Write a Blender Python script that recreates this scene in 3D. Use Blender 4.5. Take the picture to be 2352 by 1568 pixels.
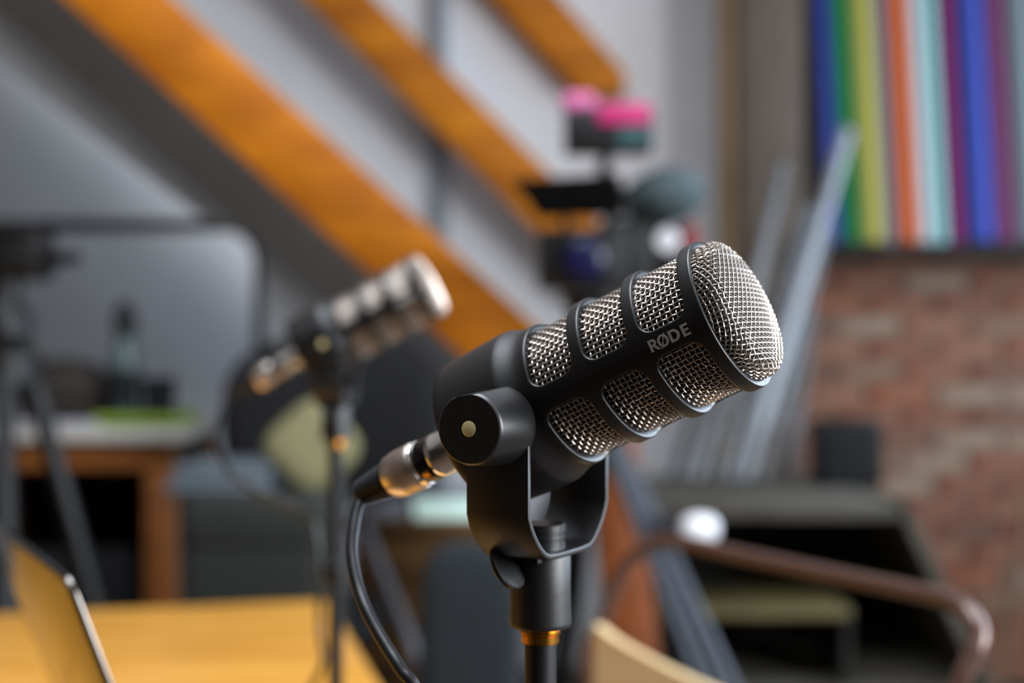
import bpy, bmesh, math, random
from mathutils import Matrix, Vector, noise
random.seed(7)
for o in list(bpy.data.objects): bpy.data.objects.remove(o)
sc = bpy.context.scene
col = sc.collection
R = math.radians
# ------------------------------------------------------------------ camera
F = 2352 * 50 / 36.0          # focal length in pixels of the 2352 px wide frame
ZC = 1.12                     # camera height
cd = bpy.data.cameras.new('camera'); cam = bpy.data.objects.new('camera', cd); col.objects.link(cam)
cd.lens = 50; cd.sensor_width = 36; cd.clip_start = .02; cd.clip_end = 60
cam.location = (0, 0, ZC); cam.rotation_euler = (R(90), 0, 0)
cd.dof.use_dof = True; cd.dof.focus_distance = .512; cd.dof.aperture_fstop = 4.7; cd.dof.aperture_blades = 0
sc.camera = cam
# ------------------------------------------------------------------ world, daylight through the windows, exposure
w = bpy.data.worlds.new('world'); sc.world = w; w.use_nodes = True
w.node_tree.nodes['Background'].inputs[0].default_value = (.62, .74, .92, 1)
w.node_tree.nodes['Background'].inputs[1].default_value = 1.0
def area(name, loc, rot, sx, sy, power, color):
    l = bpy.data.lights.new(name, 'AREA'); l.shape = 'RECTANGLE'; l.size = sx; l.size_y = sy; l.energy = power; l.color = color
    o = bpy.data.objects.new(name, l); col.objects.link(o); o.location = loc; o.rotation_euler = rot; return o
area('window_daylight', (2.95, 3.07, 1.75), (0, R(90), 0), 1.65, 2.95, 105, (.70, .85, 1))
area('near_window_daylight', (2.95, -.15, 1.75), (0, R(90), 0), 1.65, 2.1, 240, (.93, .96, 1))
area('skylight_daylight', (-.2, 1.0, 3.42), (0, 0, 0), 1.5, 1.9, 85, (.88, .94, 1))
sc.view_settings.view_transform = 'Standard'; sc.view_settings.look = 'None'
sc.view_settings.gamma = 1; sc.view_settings.use_curve_mapping = False
sc.view_settings.exposure = 0.2

# ------------------------------------------------------------------ materials
def lin(c):
    if isinstance(c, str): c = [int(c[i:i+2], 16) / 255 for i in (0, 2, 4)]
    return tuple((x / 12.92 if x <= .04045 else ((x + .055) / 1.055) ** 2.4) for x in c)
def mat(name, c, rough=.6, metal=0, c2=None, scale=20, stretch=(1, 1, 1), bump=0, bscale=200, coat=0, spec=.5, emit=0, trans=0, rand=0, detail=4, ramp=(.35, .65), alpha=1):
    m = bpy.data.materials.new(name); m.use_nodes = True
    nt = m.node_tree; b = nt.nodes['Principled BSDF']; L = nt.links.new
    b.inputs['Base Color'].default_value = (*lin(c), 1); b.inputs['Roughness'].default_value = rough
    b.inputs['Metallic'].default_value = metal; b.inputs['Coat Weight'].default_value = coat
    b.inputs['Specular IOR Level'].default_value = spec; b.inputs['Transmission Weight'].default_value = trans
    b.inputs['Alpha'].default_value = alpha
    if emit:
        b.inputs['Emission Color'].default_value = (*lin(c), 1); b.inputs['Emission Strength'].default_value = emit
    tc = nt.nodes.new('ShaderNodeTexCoord'); mp = nt.nodes.new('ShaderNodeMapping'); mp.inputs['Scale'].default_value = stretch
    L(tc.outputs['Object'], mp.inputs['Vector'])
    last = None
    if c2:
        n = nt.nodes.new('ShaderNodeTexNoise'); n.inputs['Scale'].default_value = scale; n.inputs['Detail'].default_value = detail
        L(mp.outputs[0], n.inputs['Vector'])
        r = nt.nodes.new('ShaderNodeValToRGB'); r.color_ramp.elements[0].position = ramp[0]; r.color_ramp.elements[1].position = ramp[1]
        r.color_ramp.elements[0].color = (*lin(c), 1); r.color_ramp.elements[1].color = (*lin(c2), 1)
        L(n.outputs['Fac'], r.inputs[0]); last = r.outputs[0]; L(last, b.inputs['Base Color'])
    if rand:
        oi = nt.nodes.new('ShaderNodeObjectInfo'); rr = nt.nodes.new('ShaderNodeValToRGB')
        cols = rand; el = rr.color_ramp.elements; rr.color_ramp.interpolation = 'CONSTANT'
        while len(el) < len(cols): el.new(.5)
        for i, cc in enumerate(cols): el[i].position = i / len(cols); el[i].color = (*lin(cc), 1)
        L(oi.outputs['Random'], rr.inputs[0])
        if last:
            mx = nt.nodes.new('ShaderNodeMix'); mx.data_type = 'RGBA'; mx.inputs[0].default_value = .35
            L(rr.outputs[0], mx.inputs[6]); L(last, mx.inputs[7]); L(mx.outputs[2], b.inputs['Base Color'])
        else: L(rr.outputs[0], b.inputs['Base Color'])
    if bump:
        n2 = nt.nodes.new('ShaderNodeTexNoise'); n2.inputs['Scale'].default_value = bscale; L(tc.outputs['Object'], n2.inputs['Vector'])
        bp = nt.nodes.new('ShaderNodeBump'); bp.inputs['Strength'].default_value = bump; bp.inputs['Distance'].default_value = .002
        L(n2.outputs['Fac'], bp.inputs['Height']); L(bp.outputs[0], b.inputs['Normal'])
    return m
M = {}
M['plaster'] = mat('white_plaster', 'dadadc', .9, c2='d2d3d6', scale=3, bump=.2, bscale=60)
M['shade_grey'] = mat('shade_grey_board', '8c8e90', .7, c2='828487', scale=4)  # soffit shade put into the grey
M['floor'] = mat('dark_floorboards', '4a3a2c', .6, c2='382a20', scale=6, stretch=(8, 1, 1))
M['beam'] = mat('varnished_pine', 'bc7008', .6, c2='985404', scale=3.5, stretch=(1.2, 3, 3), bump=.15, bscale=30, spec=.2)
M['beam_dark'] = mat('varnished_pine_deep', '8a4408', .6, c2='6c3204', scale=3.5, stretch=(1.2, 3, 3))
M['table'] = mat('varnished_table_wood', 'e6a644', .28, c2='cc8a2e', scale=4, stretch=(1, 7, 7), coat=.25)
M['brown'] = mat('brown_wood', '524236', .65, c2='45382c', scale=5, stretch=(6, 6, 1))
M['tan'] = mat('tan_wood', '9c8464', .7, c2='8c7454', scale=5, stretch=(6, 6, 1))
M['mortar'] = mat('old_mortar', '7c6e5e', .95, c2='685c4e', scale=12, bump=.5, bscale=60)
M['brick'] = mat('old_brick', '7a4a38', .9, c2='98866f', scale=11, bump=.6, bscale=90, rand=['82442e', '783a28', '8a543e', '66362a', '8f7866', '8c4526', '7c5846'])
M['mic'] = mat('black_powder_coat', '141314', .42, bump=.12, bscale=2600, spec=.5)
M['mic_rim'] = mat('black_satin_metal', '121213', .36, spec=.55)
M['liner'] = mat('black_foam', '0a0a0a', .95)
M['wire'] = mat('steel_mesh_wire', 'dacec4', .28, metal=1)
M['ink'] = mat('grey_ink', 'aeacaa', .6)
M['brass'] = mat('brass_pin', 'e0d09a', .4, metal=.15)
M['gold'] = mat('brass_thread', 'c88a34', .22, metal=1)
M['chrome'] = mat('chrome', 'e4e0dc', .12, metal=1)
M['nickel'] = mat('satin_nickel', 'dcd0c8', .36, metal=1)
M['gloss_black'] = mat('gloss_black_plastic', '0c0c0d', .12)
M['rubber'] = mat('black_rubber', '17171a', .5)
M['cable'] = mat('black_cable', '111114', .38)
M['black'] = mat('black_plastic', '0b0b0c', .5, spec=.35)
M['black_cloth'] = mat('black_cloth', '0c0c0d', .95, c2='111113', scale=40)
M['black_leather'] = mat('black_leather', '0d0d0f', .75, c2='131315', scale=30, spec=.25)
M['alu'] = mat('grey_aluminium', '66625e', .16, metal=1)
M['screen'] = mat('dark_screen', '050608', .1)
M['keys'] = mat('black_keys', '0b0b0c', .5)
M['tube'] = mat('brown_lacquered_tube', '5a4038', .3, metal=.25, coat=.3)
M['ply'] = mat('pale_plywood', 'd6bd92', .55, c2='c8ac80', scale=6, stretch=(1, 1, 8))
M['teal'] = mat('dark_teal_fabric', '141c21', .95, c2='10171b', scale=50)
M['olive'] = mat('dark_olive_fabric', '1e201b', .95, c2='191b16', scale=40)
M['khaki'] = mat('khaki_fabric', '7c7856', .95, c2='6e6a4c', scale=40)
M['blue_grey'] = mat('blue_grey_wool', '565e64', .95, c2='4a5258', scale=60)
M['steel_grey'] = mat('slate_grey_metal', '3e424a', .45, metal=.3)
M['pipe'] = mat('grey_pipe', '7a8088', .5)
M['lightgrey_metal'] = mat('light_grey_metal', '8c8c92', .4, metal=.4)
M['oldwood'] = mat('brown_cabinet_wood', '7a5526', .6, c2='5c3e1c', scale=6, stretch=(1, 1, 6))
M['cabwood'] = mat('red_brown_cabinet_wood', '8e5424', .5, c2='74421a', scale=5, stretch=(1, 1, 5))
M['greywood'] = mat('weathered_grey_wood', '544f45', .85, c2='423d35', scale=8, stretch=(1, 1, 5))
M['dark'] = mat('dark_stained_wood', '17140f', .8, c2='1e1a14', scale=8)
M['yellowwood'] = mat('yellowed_plank', '6a6038', .7, c2='584e2c', scale=8)
M['white_gloss'] = mat('white_gloss', 'f0f0f4', .15, coat=.5)
M['white_lam'] = mat('white_laminate', 'b4b0a8', .5)
M['pink'] = mat('magenta_plastic', 'b01a62', .5)
M['pink2'] = mat('pale_pink_plastic', 'c06090', .5)
M['tealscreen'] = mat('dark_teal_plastic', '2a4a4c', .4)
M['lens'] = mat('blue_coated_glass', '070b38', .3)
M['fur'] = mat('grey_fur', '48565a', 1, c2='3c484a', scale=60, bump=1, bscale=300)
M['red'] = mat('red_plastic', '8a1c24', .5)
M['green'] = mat('lime_green_plastic', '7c9420', .6)
M['bottle'] = mat('grey_green_bottle', '4c5c5c', .25)
M['basket'] = mat('dark_brown_basket', '2a201a', .8, c2='1e1814', scale=30)
M['mint'] = mat('mint_added_glow', 'd0eee6', .6, emit=.45)  # emission added to brighten the mint box
M['paper'] = mat('grey_paper', '9a9aa2', .8)
M['goldpole'] = mat('golden_brown_wood', '56360c', .5)
M['film'] = mat('clear_film', 'a4a8ac', .12, trans=.95, coat=.2)
M['frame_white'] = mat('white_window_frame', 'd8d8d8', .5)

# ------------------------------------------------------------------ geometry helpers
def at(px, py, Y): return Vector(((px - 1176) / F * Y, Y, ZC + (784 - py) / F * Y))
class B:
    """collects faces into one mesh"""
    def __init__(s): s.v = []; s.f = []
    def add(s, vs, fs, mx=None):
        k = len(s.v)
        s.v += [tuple(mx @ Vector(p)) if mx else tuple(p) for p in vs]; s.f += [tuple(i + k for i in f) for f in fs]; return s
    def box(s, c, d, rot=None):
        hx, hy, hz = d[0] / 2, d[1] / 2, d[2] / 2
        vs = [Vector((x, y, z)) for z in (-hz, hz) for x, y in ((-hx, -hy), (hx, -hy), (hx, hy), (-hx, hy))]
        mx = Matrix.Translation(c) @ (rot if rot else Matrix.Identity(4))
        return s.add(vs, [(3, 2, 1, 0), (4, 5, 6, 7), (0, 1, 5, 4), (1, 2, 6, 5), (2, 3, 7, 6), (3, 0, 4, 7)], mx)
    def prism(s, poly, d):
        n = len(poly); d = Vector(d); poly = [Vector(p) for p in poly]
        vs = poly + [p + d for p in poly]
        return s.add(vs, [tuple(range(n)), tuple(range(2 * n - 1, n - 1, -1))] + [((i + 1) % n, i, n + i, n + (i + 1) % n) for i in range(n)])
    def tube(s, pts, r, n=8, cap=True, closed=False):
        pts = [Vector(p) for p in pts]; m = len(pts); rs = r if isinstance(r, (list, tuple)) else [r] * m
        vs = []; up = None
        for i, p in enumerate(pts):
            a = pts[(i - 1) % m] if (i or closed) else p; b = pts[(i + 1) % m] if (i < m - 1 or closed) else p
            t = (b - a).normalized()
            if up is None: up = t.orthogonal().normalized()
            up = (up - t * up.dot(t)).normalized(); sd = t.cross(up)
            for k in range(n):
                an = 2 * math.pi * k / n; vs.append(p + (up * math.cos(an) + sd * math.sin(an)) * rs[i])
        fs = []
        for i in range(m if closed else m - 1):
            j = (i + 1) % m
            for k in range(n): fs.append((i * n + k, i * n + (k + 1) % n, j * n + (k + 1) % n, j * n + k))
        if cap and not closed: fs += [tuple(range(n - 1, -1, -1)), tuple((m - 1) * n + k for k in range(n))]
        return s.add(vs, fs)
    def lathe(s, prof, n=48, mx=None, cap=True):
        """prof: (radius, z) pairs, about +z"""
        vs = []; m = len(prof)
        for r, z in prof:
            for k in range(n): an = 2 * math.pi * k / n; vs.append((r * math.cos(an), r * math.sin(an), z))
        fs = [(i * n + k, i * n + (k + 1) % n, (i + 1) * n + (k + 1) % n, (i + 1) * n + k) for i in range(m - 1) for k in range(n)]
        if cap: fs += [tuple(range(n - 1, -1, -1)), tuple((m - 1) * n + k for k in range(n))]
        return s.add(vs, fs, mx)
    def ellipsoid(s, c, rx, ry, rz, nu=20, nv=12, pw=1, mx=None):
        vs = [(c[0], c[1], c[2] - rz)]
        sg = lambda x: math.copysign(abs(x) ** pw, x)
        for j in range(1, nv):
            t = math.pi * j / nv - math.pi / 2
            for k in range(nu):
                a = 2 * math.pi * k / nu
                vs.append((c[0] + rx * sg(math.cos(t)) * sg(math.cos(a)), c[1] + ry * sg(math.cos(t)) * sg(math.sin(a)), c[2] + rz * sg(math.sin(t))))
        vs.append((c[0], c[1], c[2] + rz)); last = len(vs) - 1
        fs = [(0, 1 + (k + 1) % nu, 1 + k) for k in range(nu)]
        for j in range(nv - 2):
            for k in range(nu): fs.append((1 + j * nu + k, 1 + j * nu + (k + 1) % nu, 1 + (j + 1) * nu + (k + 1) % nu, 1 + (j + 1) * nu + k))
        fs += [(last, 1 + (nv - 2) * nu + k, 1 + (nv - 2) * nu + (k + 1) % nu) for k in range(nu)]
        return s.add(vs, fs, mx)
def mesh(name, b, bevel=0, seg=2, smooth=True, inv=None, fixn=True):
    me = bpy.data.meshes.new(name); me.from_pydata(b.v, [], b.f)
    bm = bmesh.new(); bm.from_mesh(me)
    if fixn: bmesh.ops.recalc_face_normals(bm, faces=bm.faces)
    if bevel: 
        es = [e for e in bm.edges if len(e.link_faces) == 2 and e.calc_face_angle(0) > .5]
        bmesh.ops.bevel(bm, geom=es, offset=bevel, segments=seg, affect='EDGES', profile=.5, clamp_overlap=True)
    if inv: bm.transform(inv)
    for f in bm.faces: f.smooth = smooth
    if smooth:
        for e in bm.edges:
            if len(e.link_faces) == 2 and e.calc_face_angle(0) > R(38): e.smooth = False
    bm.to_mesh(me); bm.free(); return me
def empty(name, loc, label=None, cat=None, group=None, mx=None):
    o = bpy.data.objects.new(name, None); col.objects.link(o); o.empty_display_size = .02
    o.matrix_world = mx if mx else Matrix.Translation(loc)
    o['_m'] = 0; del o['_m']
    tag(o, label, cat, group); return o
def tag(o, label=None, cat=None, group=None, kind=None):
    if label: o['label'] = label
    if cat: o['category'] = cat
    if group: o['group'] = group
    if kind: o['kind'] = kind
    return o
WM = {}
def obj(name, b, m, parent=None, bevel=0, seg=2, smooth=True, world=True, label=None, cat=None, group=None, kind=None, fixn=True):
    """b in world coordinates; a child stores them relative to its parent (parents are unscaled)"""
    inv = None; me = b
    if isinstance(b, B):
        if parent and world: inv = wmat(parent).inverted()
        me = mesh(name, b, bevel, seg, smooth, inv, fixn)
    o = bpy.data.objects.new(name, me); col.objects.link(o)
    if not me.materials: me.materials.append(M[m] if isinstance(m, str) else m)
    if parent: o.parent = parent
    return tag(o, label, cat, group, kind)
def wmat(o):
    m = Matrix.LocRotScale(o.location, o.rotation_euler, o.scale)
    return wmat(o.parent) @ m if o.parent else m
def copy_tree(o, parent=None):
    c = o.copy(); col.objects.link(c)
    if parent: c.parent = parent
    for ch in list(o.children): copy_tree(ch, c)
    return c
def spline(pts, n=8):
    P = [Vector(p) for p in pts]; P = [2 * P[0] - P[1]] + P + [2 * P[-1] - P[-2]]; out = []
    for i in range(1, len(P) - 2):
        a, b, c, d = P[i-1:i+3]
        for k in range(n):
            t = k / n; out.append(.5 * ((2 * b) + (c - a) * t + (2 * a - 5 * b + 4 * c - d) * t * t + (3 * b - a - 3 * c + d) * t ** 3))
    out.append(P[-2]); return out
def rz(a): return Matrix.Rotation(a, 4, 'Z')
def pbox(b, x0, y0, x1, y1, Y0, Y1):
    """box whose front face covers the pixel rectangle at depth Y0 and that runs back to Y1"""
    p = at(x0, y1, Y0); q = at(x1, y0, Y0)
    return b.box(((p.x + q.x) / 2, (Y0 + Y1) / 2, (p.z + q.z) / 2), (q.x - p.x, Y1 - Y0, q.z - p.z))

# ------------------------------------------------------------------ the room
XL, XR, YF, YB, ZT = -3.3, 2.75, -2.4, 4.9, 3.3
XP = at(1775, 0, 4.5).x          # centre of the brown pillar
obj('floor', B().box(((XL + XR) / 2, (YF + YB) / 2, -.05), (XR - XL + .4, YB - YF + .4, .1)), 'floor', kind='structure', label='dark floorboards of the attic studio')
sk = (-.95, .55, .05, 1.95)       # skylight opening x0 x1 y0 y1
bc = B()
for x0, x1, y0, y1 in ((XL - .1, sk[0], YF - .1, YB + .1), (sk[1], XR + .1, YF - .1, YB + .1), (sk[0], sk[1], YF - .1, sk[2]), (sk[0], sk[1], sk[3], YB + .1)):
    bc.box(((x0 + x1) / 2, (y0 + y1) / 2, ZT + .05), (x1 - x0, y1 - y0, .1))
obj('ceiling', bc, 'plaster', kind='structure', label='white plastered ceiling with a skylight opening')
obj('wall_back', B().box(((XL + XP) / 2, YB + .06, ZT / 2), (XP - XL, .12, ZT)), 'plaster', kind='structure', label='white plastered gable wall behind the wooden beams')
obj('wall_left', B().box((XL - .06, (YF + YB) / 2, ZT / 2), (.12, YB - YF + .24, ZT)), 'brown', kind='structure', label='brown timber clad side wall')
obj('wall_front', B().box(((XL + XR) / 2, YF - .06, ZT / 2), (XR - XL, .12, ZT)), 'dark', kind='structure', label='dark timber clad wall')
wy0, wy1, wz0, wz1 = 1.6, 4.55, .93, 2.58
bw = B()
vy0, vy1 = -1.2, .9
for y0, y1, z0, z1 in ((YF - .12, vy0, 0, ZT), (vy1, wy0, 0, ZT), (vy0, vy1, 0, wz0), (vy0, vy1, wz1, ZT), (wy1, YB + .12, 0, ZT), (wy0, wy1, 0, wz0), (wy0, wy1, wz1, ZT)):
    bw.box((XR + .06, (y0 + y1) / 2, (z0 + z1) / 2), (.12, y1 - y0, z1 - z0))
obj('wall_right', bw, 'plaster', kind='structure', label='white plastered wall with a wide window')
for nm_, a_, b_, lb_ in (('window_1', wy0, wy1, 'wide window with white frame beside the brick wall'), ('window_3', vy0, vy1, 'wide window with white frame farther from the brick wall')):
    wr = tag(empty(nm_, (XR, a_, wz0)), lb_, kind='structure')
    for y in (a_, (a_ * 2 + b_) / 3, (a_ + b_ * 2) / 3, b_): obj('mullion', B().box((XR + .05, y, (wz0 + wz1) / 2), (.06, .06, wz1 - wz0 + .06)), 'frame_white', wr, bevel=.006)
    for z in (wz0, wz1): obj('frame_rail', B().box((XR + .05, (a_ + b_) / 2, z), (.06, b_ - a_, .06)), 'frame_white', wr, bevel=.006)
wr = tag(empty('window_2', (sk[0], sk[2], ZT)), 'roof skylight with white frame', kind='structure')
for x in (sk[0], sk[1]): obj('frame_side', B().box((x, (sk[2] + sk[3]) / 2, ZT + .05), (.05, sk[3] - sk[2] + .05, .06)), 'frame_white', wr, bevel=.006)
for y in (sk[2], sk[3]): obj('frame_rail', B().box(((sk[0] + sk[1]) / 2, y, ZT + .05), (sk[1] - sk[0], .05, .06)), 'frame_white', wr, bevel=.006)
# brick wall to the right of the pillar
YK = 4.72
brickwall = obj('wall_back_brick', B().box(((XP + XR) / 2, YK + .15, ZT / 2), (XR - XP, .3, ZT)), 'mortar', kind='structure', label='old exposed brick wall with pale mortar')
bm0 = mesh('brick', B().box((0, 0, 0), (.212, .03, .064)), bevel=.005, seg=1, smooth=False); bm0.materials.append(M['brick'])
bmh = mesh('brick_half', B().box((0, 0, 0), (.101, .03, .064)), bevel=.005, seg=1, smooth=False); bmh.materials.append(M['brick'])
XB = XP + .13
for r in range(19):
    z = .036 + r * .0755; nb = 8
    for k in range(nb):
        x = XB + .106 + k * .2235 - (.11 if r % 2 else 0)
        if x + .106 > XR: continue
        o = obj('brick', bm0, 'brick', brickwall, world=False)
        if x - .106 < XB - .02:
            o.data = bmh; x = XB + .05
        o.location = (x, YK - .004 + random.uniform(-.004, .004), z); o.rotation_euler = (0, random.uniform(-.01, .01), random.uniform(-.01, .01))
# brown pillar with tan board
pil = tag(empty('pillar', (XP, 4.6, 0)), 'brown timber pillar between white wall and brick wall', 'pillar')
x0, x1 = at(1700, 0, 4.5).x, at(1846, 0, 4.5).x
obj('shaft', B().box(((x0 + x1) / 2, 4.62, ZT / 2), (x1 - x0, .24, ZT)), 'brown', pil, bevel=.008)
xa = at(1672, 0, 4.5).x
obj('edge_board', B().box(((xa + x0) / 2, 4.66, ZT / 2), (x0 - xa, .2, ZT)), 'tan', pil, bevel=.004, label='tan board along the pillar edge')
# ledge under the rolls
zl = at(0, 563, 4.5).z
xl0 = x1
obj('wall_shelf', B().box(((xl0 + XR) / 2, 4.58, zl - .018), (XR - xl0, .27, .036)), 'dark', bevel=.004, label='dark wooden ledge on the brick wall under the coloured rolls', cat='shelf')

# sloping beams
def beam(name, p0, p1, wid, dep, m, label, group=None):
    p0, p1 = Vector(p0), Vector(p1); d = (p1 - p0).normalized(); n = Vector((d.z, 0, -d.x)); 
    c = [p0 + n * wid / 2, p0 - n * wid / 2, p1 - n * wid / 2, p1 + n * wid / 2]
    return obj(name, B().prism(c, (0, dep, 0)), m, bevel=.008, label=label, cat='beam', group=group)
ln = lambda x0, y0, x1, y1, y: x0 + (x1 - x0) * (y - y0) / (y1 - y0)
Yb = 3.0
pe = at(1420, 1030, Yb); pt = at(ln(275, 0, 1120, 760, -1580), -1580, Yb)
beam('roof_beam', pt, pe, .156, .13, 'beam', 'thick orange varnished beam sloping down from the ceiling to the orange post')
q0 = at(1402, 960, Yb); q1 = at(1455, 1480, Yb); s = q0.z / (q0.z - q1.z); qf = q0 + (q1 - q0) * s; qf.z = 0
beam('wooden_post', q0 + Vector((0, .005, 0)), qf + Vector((0, .005, 0)), .105, .115, 'beam_dark', 'reddish orange wooden post standing under the lower end of the sloping beam')
Y2 = 4.62
pt = at(ln(785, 0, 1235, 450, -720), -720, Y2); pe = at(1440, 655, Y2)
beam('roof_beam', pt, pe, .165, .14, 'beam', 'orange sloping beam crossing the grey pipe behind the video camera')
Y3 = 4.76
pt = at(ln(1210, 0, 1385, 190, -690), -690, Y3); 
a_, b_ = at(1135, 0, Y3), at(1292, 0, Y3)
poly = [at(1292 - 690 * .93, -690, Y3), at(1292, 0, Y3), at(1437, 165, Y3), at(1437, 215, Y3), at(1335, 215, Y3), at(1135, 0, Y3), at(1135 - 690 * .93, -690, Y3)]
obj('roof_beam', B().prism(poly, (0, .14, 0)), 'beam', bevel=.008, label='short sloping orange beam whose blunt end stops above the pink topped device', cat='beam')
# soffit below near beam: grey carries its shade, added depth blocks window light
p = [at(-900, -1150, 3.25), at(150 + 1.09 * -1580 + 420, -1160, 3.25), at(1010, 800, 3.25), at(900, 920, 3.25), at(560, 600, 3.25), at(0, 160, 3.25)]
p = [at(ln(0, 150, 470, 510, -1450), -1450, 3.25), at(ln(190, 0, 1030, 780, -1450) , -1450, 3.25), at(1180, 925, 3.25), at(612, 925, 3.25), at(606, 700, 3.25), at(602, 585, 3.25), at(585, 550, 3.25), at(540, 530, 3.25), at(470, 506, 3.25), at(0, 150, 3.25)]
obj('trim_1', B().prism(p, (0, .97, 0)), 'shade_grey', kind='structure', label='sloping soffit under the thick beam, shade put into its grey')
# pipe
pp = tag(empty('wall_pipe', (at(1008, 0, 4.85).x, 4.85, 0)), 'grey vertical pipe running up the white wall behind the beams', 'pipe')
obj('pipe_run', B().tube([(at(1008, 0, 4.85).x, 4.86, 0), (at(1008, 0, 4.85).x, 4.86, ZT)], .028, 14), 'pipe', pp)
for z in (.8, 1.75, 2.7): obj('clip', B().lathe([(.033, -.012), (.033, .012)], 14, Matrix.Translation((at(1008, 0, 4.85).x, 4.86, z))), 'pipe', pp)

# ------------------------------------------------------------------ table
TH = .75; hT = ZC - TH
tc0 = Vector((-.262, 2.04)); td = Vector((.233, -.9725)).normalized(); tn = Vector((-td.y, td.x)) * -1   # td: along right edge towards camera, tn: to the left
if tn.x > 0: tn = -tn
LW, LL = 1.25, 1.41
corn = [tc0, tc0 + td * LL, tc0 + td * LL + tn * LW, tc0 + tn * LW]
tb = tag(empty('table', (*((corn[0] + corn[2]) / 2), 0)), 'varnished orange wooden table carrying laptop and microphone stands', 'table')
obj('tabletop', B().prism([(c.x, c.y, TH - .03) for c in corn], (0, 0, .03)), 'table', tb, bevel=.005)
cen = (corn[0] + corn[2]) / 2
for c in corn:
    q = c + (cen - c).normalized() * .14
    obj('leg', B().box((q.x, q.y, (TH - .03) / 2), (.07, .07, TH - .03), rz(math.atan2(td.y, td.x))), 'table', tb, bevel=.004)
for i in range(4):
    a, b = corn[i] + (cen - corn[i]).normalized() * .14, corn[(i + 1) % 4] + (cen - corn[(i + 1) % 4]).normalized() * .14
    mid = (a + b) / 2; d = b - a
    obj('apron', B().box((mid.x, mid.y, TH - .075), (d.length - .05, .022, .09), rz(math.atan2(d.y, d.x))), 'table', tb)

# ------------------------------------------------------------------ microphone (head frame: x = forward along axis, -y = towards near side, z = up)
mm = .001
def hp(L, phi, r): return Vector((-L * mm, -r * mm * math.cos(phi), r * mm * math.sin(phi)))
def cage_mesh():
    b = B()
    rows = [(5.7, 25.1, .7, 27.75), (30.4, 49.5, 27.75, 52.25), (55.0, 74.3, 52.25, 77.0)]
    spines = [R(-6), R(114), R(234)]; half = R(9.6)
    prof = [(.75, 30.0), (.55, 29.97), (.30, 29.85), (.12, 29.65), (.0, 29.3), (0, 28.4), (0, 27.3)]
    rc = 5.2; r0 = 30.0
    for sp in spines:
        pa, pb = sp + half, sp + R(120) - half
        for L0, L1, C0, C1 in rows:
            cx, cy = (pa + pb) / 2, (L0 + L1) / 2
            hx, hy = (pb - pa) / 2 * r0, (L1 - L0) / 2
            bx, by0, by1 = R(60) * r0, C0 - cy, C1 - cy
            brd = []; nl, ns = 48, 12
            for i in range(nl): brd.append((-bx + 2 * bx * i / nl, by0))
            for i in range(ns): brd.append((bx, by0 + (by1 - by0) * i / ns))
            for i in range(nl): brd.append((bx - 2 * bx * i / nl, by1))
            for i in range(ns): brd.append((-bx, by1 + (by0 - by1) * i / ns))
            n = len(brd); rings = []
            def ct(off):
                out = []
                for x, y in brd:
                    qx = max(-(hx - rc), min(hx - rc, x)); qy = max(-(hy - rc), min(hy - rc, y))
                    dx, dy = x - qx, y - qy; l = math.hypot(dx, dy)
                    out.append((qx + dx / l * (rc + off), qy + dy / l * (rc + off)))
                return out
            rings.append([(x, y, 30.0) for x, y in brd])
            c0 = ct(prof[0][0]); rings.append([((x + u) / 2, (y + v) / 2, 30.0) for (x, y), (u, v) in zip(brd, c0)])
            for off, r in prof: rings.append([(x, y, r) for x, y in ct(off)])
            vs = [hp(cy + y, cx + x / r0, r) for ring in rings for x, y, r in ring]
            fs = [(k * n + i, k * n + (i + 1) % n, (k + 1) * n + (i + 1) % n, (k + 1) * n + i) for k in range(len(rings) - 1) for i in range(n)]
            b.add(vs, fs)
    N = 144
    def ring_strip(pr):
        vs = [hp(L, 2 * math.pi * k / N + spines[0], r) for r, L in pr for k in range(N)]
        b.add(vs, [(i * N + k, i * N + (k + 1) % N, (i + 1) * N + (k + 1) % N, (i + 1) * N + k) for i in range(len(pr) - 1) for k in range(N)])
    ring_strip([(30, .7), (29.95, .35), (29.78, .12), (29.5, .0), (27.6, .1), (27.45, .3), (27.4, 4)])
    return b
def body_mesh():
    pr = [(30, 77.0), (30.02, 78.5), (30.2, 80), (30.75, 82), (31.6, 84.2), (32.3, 86.0), (32.75, 87.4), (32.85, 88.2), (32.85, 90), (32.7, 98), (32.4, 108), (32.1, 115.5), (31.9, 117.6), (31.3, 118.7), (30.2, 119.3), (28, 119.4), (20, 119.4), (12.5, 119.4), (12.2, 118.0), (2, 118.0)]
    N = 144; b = B(); vs = [hp(L, 2 * math.pi * k / N + R(-6), r) for r, L in pr for k in range(N)]
    return b.add(vs, [(i * N + k, i * N + (k + 1) % N, (i + 1) * N + (k + 1) % N, (i + 1) * N + k) for i in range(len(pr) - 1) for k in range(N)])
WR, AMP, PIT = .30, .36, 2.08
def side_mesh():
    b = B(); rm = 26.9; nc = 82; nr = 35; L0 = 4.2; sub = 3
    def add_wire(path): b.tube(path, WR * mm, 6, cap=False)
    for k in range(nc):
        ph = 2 * math.pi * k / nc
        pts = []
        for i in range(nr * sub + 1):
            g = i / sub; pts.append(hp(L0 + g * PIT, ph, rm + AMP * math.cos(math.pi * (g + k))))
        add_wire(pts)
    for j in range(nr + 1):
        pts = []
        for i in range(nc * sub):
            g = i / sub; pts.append(hp(L0 + j * PIT, 2 * math.pi * g / nc, rm - AMP * math.cos(math.pi * (g + j))))
        b.tube(pts, WR * mm, 6, cap=False, closed=True)
    return b
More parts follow.
